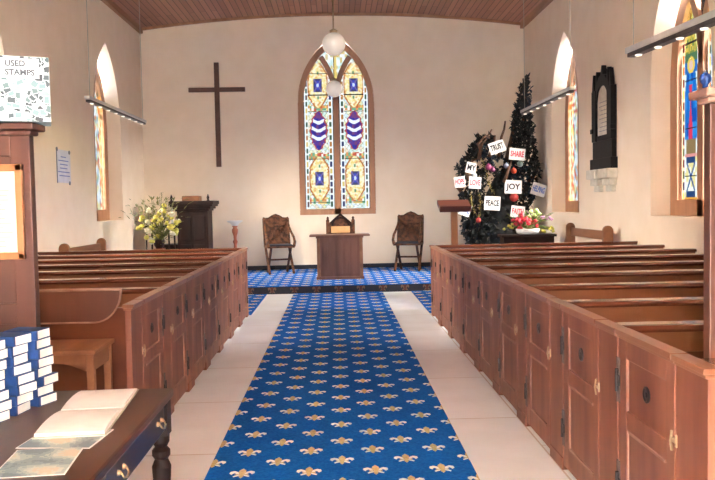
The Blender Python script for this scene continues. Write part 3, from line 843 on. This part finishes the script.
mb=MB(); mb.lathe([(.15,0),(.15,.03),(.04,.06),(.03,.3),(.04,.5),(.08,.60),(.11,.64)],n=16); mb.build('stand',mat('reddish_stand',(120,58,40),.4),t,smooth=True)
mb=MB(); mb.lathe([(.06,.64),(.09,.70),(.10,.78),(.085,.80)],n=16); mb.build('vase',M_dark,t,smooth=True)
rnd=random.Random(11); cs=[]
for i in range(44):
    a=rnd.uniform(0,2*math.pi); rr=math.sqrt(rnd.random()); z=1.08+.30*math.sin(a)*rr+rnd.uniform(-.05,.05)
    cs.append((.36*rr*math.cos(a)+.02,-.16+rnd.uniform(-.14,.14),z,rnd.uniform(.034,.062),M_yel if rnd.random()<.72 else M_wht))
bouquet(t,(0,0,.78),cs,M_leafd,330,(.22,.16,.72,1.50))
sprig=MB()
for (x,z) in ((-.38,1.42),(-.28,1.5),(-.12,1.55),(.06,1.62),(.16,1.5),(.26,1.42)):
    sprig.tube([(0,0,.8),(x*.6,0,1.1),(x,.02,z)],.004,5)
    for k in range(26): 
        s=.45+.55*k/26; leaf(sprig,(x*s,.02,.8+(z-.8)*s),(rnd.uniform(-1,1),rnd.uniform(-1,1),.6),.06,.012)
sprig.build('sprigs',M_leafd,t)
t=thing('flower_table','dark wooden flower table in front of the decorated tree','table',(3.33,13.65,PZ))
mb=MB(); mb.box(-.48,.48,-.2,.2,.725,.765); mb.build('table_top',M_dark,t,bevel=.006)
mb=MB(); mb.box(-.44,.44,-.17,.17,.60,.725); mb.build('apron',M_dark,t)
for x in (-.42,.42):
    for y in (-.15,.15): mb=MB(); mb.box(x-.025,x+.025,y-.025,y+.025,0,.6); mb.build('leg',M_dark,t)
t=thing('flower_bowl','red and lime flowers in a low white bowl on the dark table','flowers',(3.34,13.62,PZ+.766))
mb=MB(); mb.lathe([(.14,0),(.19,.02),(.21,.09),(.20,.10),(.17,.09)],n=22); mb.build('bowl',M_white,t,smooth=True)
cs=[]; rnd=random.Random(4)
for i in range(22): a=rnd.uniform(0,2*math.pi); rr=math.sqrt(rnd.random()); cs.append((.26*rr*math.cos(a)-.06,-.08+rnd.uniform(-.06,.06),.19+.10*rr*math.sin(a)+(.06 if rnd.random()<.3 else 0),rnd.uniform(.035,.055),M_rd))
for i in range(12): cs.append((rnd.uniform(.02,.2),.0+rnd.uniform(-.05,.05),rnd.uniform(.28,.42),.035,M_lime))
for i in range(8): cs.append((rnd.uniform(.24,.44),rnd.uniform(-.05,.05),rnd.uniform(.16,.3),.026,M_pnk))
for i in range(8): cs.append((rnd.uniform(.24,.46),-.05,rnd.uniform(.04,.12),.03,M_yel))
for i in range(6): cs.append((rnd.uniform(-.42,-.26),-.03,rnd.uniform(.10,.2),.03,M_yel))
bouquet(t,(0,0,.09),cs,M_leaf,160,(.22,.1,.10,.34))

# ---- dark tree with word cards
t=thing('prayer_tree','tall dark tree of branches and draped foliage in the right corner, hung with cards','tree',(3.05,15.1,PZ))
rnd=random.Random(21)
M_fol=mat('dark_foliage',(16,18,22),.6,(36,42,40),16); M_twig=mat('brown_twig',(74,48,34),.7,(108,76,54),20); M_tinsel=mat('gold_tinsel',(180,160,84),.4,(210,194,120),30)
M_teal=mat('dark_blue_drape',(20,34,48),.6,(28,48,64),20)
mb=MB(); mb.lathe([(.30,0),(.34,.3),(.36,.5),(.30,.52)],n=18); mb.build('tub',M_black,t,smooth=True)
mb=MB(); mb.tube([(0,0,.4),(.05,0,1.2),(.25,.05,2.1),(.45,.1,2.9),(.58,.1,3.5)],[.07,.06,.045,.03,.008],8); mb.build('trunk',M_twig,t)
MA=[(.3,-.2,.3),(1.0,-.1,.6),(1.5,.1,.80),(1.9,.2,.90),(2.3,.35,.84),(2.9,.38,.73),(3.3,.48,.70),(3.45,.55,.68),(3.7,.61,.645)]
MB2=[(.3,-.5,.3),(.9,-.62,.3),(1.4,-.70,.3),(1.75,-.85,.3),(2.0,-.75,.3),(2.3,-.5,.15),(2.65,-.28,-.05)]
def bounds(z,prof):
    for (a,b) in zip(prof[:-1],prof[1:]):
        if a[0]<=z<=b[0]:
            k=(z-a[0])/(b[0]-a[0]); return a[1]+(b[1]-a[1])*k,a[2]+(b[2]-a[2])*k
    return 0,0
fm=MB(); dm=MB()
for i in range(9500):
    pf=MA if i%2 else MB2; z=rnd.uniform(.32,3.68 if i%2 else 2.62); a,b=bounds(z,pf)
    if b-a<.02: continue
    if rnd.random()>(b-a)/.9+.15: continue
    x=rnd.uniform(a,b); c=(a+b)/2; h=(b-a)/2
    y=rnd.uniform(-1,1)*.36*math.sqrt(max(0.02,1-((x-c)/max(h,.01))**2))
    # thin places where the wall shows through on the left
    if x<.2 and hsh(math.floor(x/.17),math.floor(z/.2),3)<.28 and z>1.2: continue
    (dm if hsh(math.floor(x/.3),math.floor(z/.35),8)<.25 else fm)
    tgt=dm if hsh(math.floor(x/.3),math.floor(z/.35),8)<.25 else fm
    leaf(tgt,(x,y,z),(rnd.uniform(-.5,.5),rnd.uniform(-.6,.4),rnd.uniform(-1.0,.6)),rnd.uniform(.06,.14),rnd.uniform(.04,.09))
fm.build('foliage',M_fol,t); dm.build('foliage',M_teal,t)
# drape hanging round the lower trunk
mb=MB(); pr=[]
for k,(z,r) in enumerate(((.42,.42),(.8,.40),(1.15,.36),(1.5,.26),(1.8,.1))): pr.append((r,z))
mb.lathe(pr,(.12,.05,0),22); mb.build('drape',M_fol,t,smooth=True)
for pts in ([(-.35,-.1,2.15),(-.30,-.12,2.4),(-.18,-.1,2.52),(-.08,-.1,2.66)],[(-.3,-.1,2.3),(-.36,-.1,2.42),(-.22,-.12,2.55),(-.12,-.1,2.5)],[(.05,0,2.2),(.1,-.05,2.55),(.16,-.05,2.68),(.2,0,2.82)],[(-.55,-.1,1.75),(-.6,-.1,1.95),(-.45,-.1,2.1),(-.35,-.1,2.12)],
            [(.55,0,1.5),(.7,-.05,1.75),(.8,-.05,1.86),(.86,0,1.95)],[(-.7,-.1,1.55),(-.78,-.1,1.62),(-.8,-.1,1.75)],[(.1,-.2,1.7),(.2,-.25,1.95),(.35,-.2,2.2)],[(.6,.05,2.9),(.64,.05,3.2),(.63,.05,3.5),(.60,.05,3.66)],[(-.15,-.1,2.2),(-.05,-.1,2.38),(-.02,-.1,2.55)]):
    n=len(pts); pts=[(x,y-(.26*(1-.4*i/(n-1)) if x<.3 else 0),z+.06*i/(n-1)) for i,(x,y,z) in enumerate(pts)]
    mb=MB(); mb.tube(pts,[.034-.018*i/(n-1) for i in range(n)],6); mb.build('twig',M_twig,t,smooth=True)
for pts in ([(-.32,-.34,2.2),(-.22,-.36,1.95),(-.18,-.37,1.7),(-.08,-.38,1.5)],[(-.5,-.34,1.5),(-.5,-.36,1.3),(-.42,-.36,1.1)],[(-.34,-.34,1.52),(-.34,-.36,1.25),(-.36,-.36,1.05)]):
    mb=MB()
    for (p,q) in zip(pts[:-1],pts[1:]):
        for i in range(34):
            s=i/34; c=[p[j]+(q[j]-p[j])*s for j in range(3)]
            leaf(mb,c,(rnd.uniform(-1,1),rnd.uniform(-1,.4),rnd.uniform(-1,1)),.045,.012)
    mb.build('tinsel',M_tinsel,t)
for (x,z,r,m) in ((.30,1.92,.055,mat('orange_bauble',(220,90,60),.3)),(.30,1.42,.085,M_red),(-.38,1.0,.05,M_red),(.16,2.02,.05,mat('silver_bauble',(150,160,180),.25)),(.42,2.05,.06,mat('grey_bauble',(110,130,130),.3)),(-.18,2.0,.06,mat('mauve_bauble',(140,60,100),.4)),(-.10,1.95,.05,mat('plum_bauble',(110,46,80),.4)),(-.45,1.85,.05,mat('pale_bauble',(190,196,200),.4))):
    mb=MB(); mb.ball((x,-.40,z),r,14,9); mb.lathe([(.012,0),(.012,.02)],(x,-.40,z+r*.95),8); mb.build('bauble',m,t,smooth=True)
cards=[('TRUST',3.02,2.50,18,M_marker,.30,.22,'white card reading TRUST tilted on the tree, black letters'),
 ('SHARE',3.40,2.36,-6,M_redmk,.30,.22,'white card with pink-red SHARE lettering high on the tree trunk'),
 ('MY',2.53,2.12,-12,M_marker,.19,.20,'small white card with black letters MY at the upper left of the tree'),
 ('HOPE',2.31,1.86,4,M_redmk,.20,.20,'leftmost white card with faint red lettering on the tree'),
 ('LOVE',2.60,1.84,-4,M_redmk,.23,.22,'white card reading LOVE in red at the left centre of the tree'),
 ('JOY',3.32,1.75,-3,M_marker,.32,.25,'white card reading JOY in bold black in the middle of the tree'),
 ('PEACE',2.92,1.45,-4,M_marker,.30,.26,'white card reading PEACE in black low on the tree'),
 ('GIVE',2.41,1.33,-20,M_bluemk,.20,.22,'pale card with faint blue lettering just right of the lectern top'),
 ('FAITH',3.40,1.28,-8,M_redmk,.26,.22,'white card with red lettering right above the red flowers'),
 ('HELPING',3.80,1.69,-18,M_bluemk,.27,.23,'white card with blue lettering at the right edge of the tree')]
for w,x,z,rot,mk,cw,ch,lab in cards:
    c=thing('word_card',lab,'card',(x,14.62,z),0,'word cards hung on the tree')
    c.rotation_euler=(0,R(-rot),0)
    mb=MB(); mb.box(-cw/2,cw/2,-.003,.003,-ch/2,ch/2); mb.build('card',M_paper,c)
    mb=MB(); text_into(mb,w,.15,Matrix.Translation((0,-.0042,0)) @ Matrix.Rotation(R(90),4,'X'),wide=cw*.84); mb.build('lettering',mk,c)
    mb=MB(); mb.tube([(0,.003,ch/2-.01),(0,.06,ch/2+.04),(0,.20,ch/2+.06)],.003,5); mb.build('string',M_twig,c)

# benches against the side walls
def wall_bench(label,sgn,x,y0,y1,h):
    t=thing('wall_bench',label,'bench',(x,(y0+y1)/2,0.009)); d=(y1-y0)/2
    for s in (-1,1):
        pr=[(0,0),(0,h-.06)]+[(-sgn*(.07-.07*math.cos(a)),h-.06+.07*math.sin(a)) for a in [math.pi*i/8 for i in range(9)]]+[(-sgn*.14,h-.2),(-sgn*.18,h-.34),(-sgn*.27,h-.44),(-sgn*.42,h-.50),(-sgn*.44,0)]
        mb=MB(); mb.prism(pr,s*d-.03,s*d+.03,'y'); mb.build('bench_end',M_oaky,t,bevel=.006)
    mb=MB(); mb.box(-sgn*.03,-sgn*.07,-d,d,h-.20,h-.07); mb.build('back_rail',M_oaky,t,bevel=.006)
    mb=MB(); mb.box(-sgn*.05,-sgn*.42,-d,d,.42,.46); mb.build('seat',M_oaky,t,bevel=.006)
wall_bench('light oak bench with rounded ends against the left wall behind the pews',-1,-3.86,10.9,12.6,1.0)
wall_bench('light oak bench with rounded ends against the right wall behind the pews',1,3.86,10.85,12.6,1.10)

# ------------------------------------------------------------------ on the side walls
t=thing('memorial_tablet','black gothic wall memorial with a white plaque on stone brackets, right wall','memorial',(XR-.001,11.42,1.93))
def fx(mb,y0,y1,z0,z1,d0,d1): return mb.box(-d1,-d0,y0,y1,z0,z1)
mb=MB(); fx(mb,-.46,.46,0,.16,0,.10); fx(mb,-.42,.42,.16,.42,0,.07); fx(mb,-.42,-.24,.42,1.18,0,.085); fx(mb,.24,.42,.42,1.18,0,.085); fx(mb,-.24,.24,.42,.5,0,.07)
arc=[(-.26,1.0)]+[(-.24+.48*i/12,arch_top(-.24+.48*i/12,.24,1.0,.22)) for i in range(13)]+[(.26,1.0),(.30,1.15),(.27,1.28),(.24,1.46),(.20,1.30),(.13,1.36),(.06,1.38),(0,1.52),(-.06,1.38),(-.13,1.36),(-.20,1.30),(-.24,1.46),(-.27,1.28),(-.30,1.15)]
mb.prism([(a,b) for a,b in arc],-.075,0,'x')
for s in (-1,1):
    mb.prism([(s*.36-.05,1.18),(s*.36+.05,1.18),(s*.36+.03,1.3),(s*.36,1.43),(s*.36-.03,1.3)],-.08,-.02,'x')
    fx(mb,s*.40-.05,s*.40+.05,.55,.62,.02,.10)
mb.build('gothic_frame',M_black,t,bevel=.006)
mb=MB(); mb.prism([(-.24,.5),(.24,.5),(.24,1.0)]+[(.24-.48*i/10,arch_top(.24-.48*i/10,.24,1.0,.22)) for i in range(11)]+[(-.24,1.0)],-.05,-.01,'x'); mb.build('plaque',M_stone,t)
mb=MB()
for k in range(8): mb.box(-.0515,-.05,-.17+.02*(k%2),.17-.03*(k%3),.56+k*.06,.568+k*.06)
mb.build('inscription_lines',M_grey,t)
for s in (-1,1):
    mb=MB(); y=s*.26
    fx(mb,y-.20,y+.20,-.14,0,0,.16); fx(mb,y-.16,y+.16,-.24,-.14,0,.11); fx(mb,y-.12,y+.12,-.33,-.24,0,.07); mb.build('bracket',M_stone,t,bevel=.01)
t=thing('text_scroll','pale card with lines of blue text and corner scrolls on the left wall','notice',(XL-.003,11.65,2.12))
mb=MB(); mb.box(0,.008,-.29,.29,-.24,.24); mb.build('card',mat('pale_blue_card',(214,214,226),.8),t)
mb=MB(); mb.box(.008,.016,-.30,-.285,-.25,.25); 
for y,z in ((-.28,.24),(.24,.22),(.22,-.24)): mb.lathe([(.03,0),(.03,.01)],n=10,M=Matrix.Translation((.008,y,z)) @ Matrix.Rotation(R(90),4,'Y'))
mb.build('border_ornament',M_grey,t)
mb=MB()
for k,(a,b) in enumerate(((-.12,.10),(-.22,.2),(-.16,.16),(-.16,.14),(-.24,.24),(-.2,.24))): mb.box(.0085,.0105,a,b,.13-k*.055,.145-k*.055)
mb.build('text_lines',M_blueink,t)

# ------------------------------------------------------------------ hanging lamps
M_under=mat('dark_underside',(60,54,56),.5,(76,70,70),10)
def light_bar(label,x0,y0,x1,y1,z,w,lamps,cords):
    L=math.hypot(x1-x0,y1-y0); t=thing('hanging_light_bar',label,'light',(x0,y0,z),math.atan2(y1-y0,x1-x0)-math.pi/2,'hanging light bars')
    mb=MB(); mb.box(-w/2,w/2,0,L,w*.0,w*.6); mb.build('housing',M_steel,t,bevel=.006)
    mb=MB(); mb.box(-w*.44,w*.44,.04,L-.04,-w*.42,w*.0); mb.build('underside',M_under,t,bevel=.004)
    for k in range(lamps):
        y=L*(k+.5)/lamps; mb=MB(); mb.lathe([(w*.30,-.012),(w*.34,0.0)],(0,y,-w*.42),14); mb.build('lamp',M_lamp,t)
    for y in cords:
        mb=MB(); mb.tube([(0,y,w*.5),(0,y,ceil_z(x0)-z-.005)],.005,6); mb.build('cord',M_cream,t)
light_bar('grey hanging light bar at upper right, nearest, crossing the figure window',3.18,6.0,3.0,7.93,2.96,.10,5,(.12,1.85))
light_bar('grey hanging light bar on the far right, over the decorated tree',3.11,10.2,3.08,12.85,2.93,.075,7,(.10,2.5))
light_bar('grey hanging light bar on the left, reaching towards the back corner',-3.25,10.4,-3.25,13.45,2.93,.075,8,(.12,2.95))
for y,lab in ((10.6,'round white globe lamp on a rod, hanging nearer, over the window head'),(14.7,'round white globe lamp hanging farther back, before the window mullion')):
    t=thing('globe_lamp',lab,'lamp',(0 if y<12 else -.01,y,3.64),0,'globe lamps over the aisle')
    mb=MB(); mb.ball((0,0,0),.155,28,18); mb.build('globe',M_globe,t,smooth=True)
    mb=MB(); mb.lathe([(.05,.14),(.055,.18),(.02,.20)],n=16); mb.build('collar',M_brass,t,smooth=True)
    mb=MB(); mb.tube([(0,0,.19),(0,0,ceil_z(0)-3.64-.004)],.008,8); mb.build('rod',M_brass,t)

# ------------------------------------------------------------------ light
w=bpy.data.worlds.new('World'); S.world=w; w.use_nodes=True
bg=w.node_tree.nodes['Background']; bg.inputs[0].default_value=(.80,.90,1.0,1); bg.inputs[1].default_value=1.45
def sun(name,d,e,c,ang):
    l=bpy.data.lights.new(name,'SUN'); l.energy=e; l.color=c; l.angle=R(ang)
    o=bpy.data.objects.new(name,l); COL.objects.link(o); o.rotation_euler=Vector(d).to_track_quat('-Z','Y').to_euler(); return o
sun('hazy_sun',(-.85,.24,-.42),80,(.88,.94,1),44)
sun('bright_sky',(.85,.24,-.40),66,(.88,.94,1),44)

# ------------------------------------------------------------------ camera
F=780.0; H=1.5; VP=(337.0,203.5); roll=R(1.15)
d=Vector((VP[0]-357.5,-(VP[1]-240.0),-F)).normalized()
up=Vector((-math.sin(roll),math.cos(roll),0)); up=(up-d*up.dot(d)).normalized()
xr=d.cross(up)
cd=bpy.data.cameras.new('Camera'); cam=bpy.data.objects.new('Camera',cd); COL.objects.link(cam)
M3=Matrix((xr,d,up))
cam.matrix_world=Matrix.Translation((0,0,H)) @ M3.to_4x4()
cd.sensor_fit='HORIZONTAL'; cd.sensor_width=36; cd.lens=F*36/715; cd.clip_start=.05; cd.clip_end=100
S.camera=cam
S.view_settings.view_transform='Standard'; S.view_settings.look='None'; S.view_settings.gamma=1; S.view_settings.use_curve_mapping=False
S.view_settings.exposure=3.2
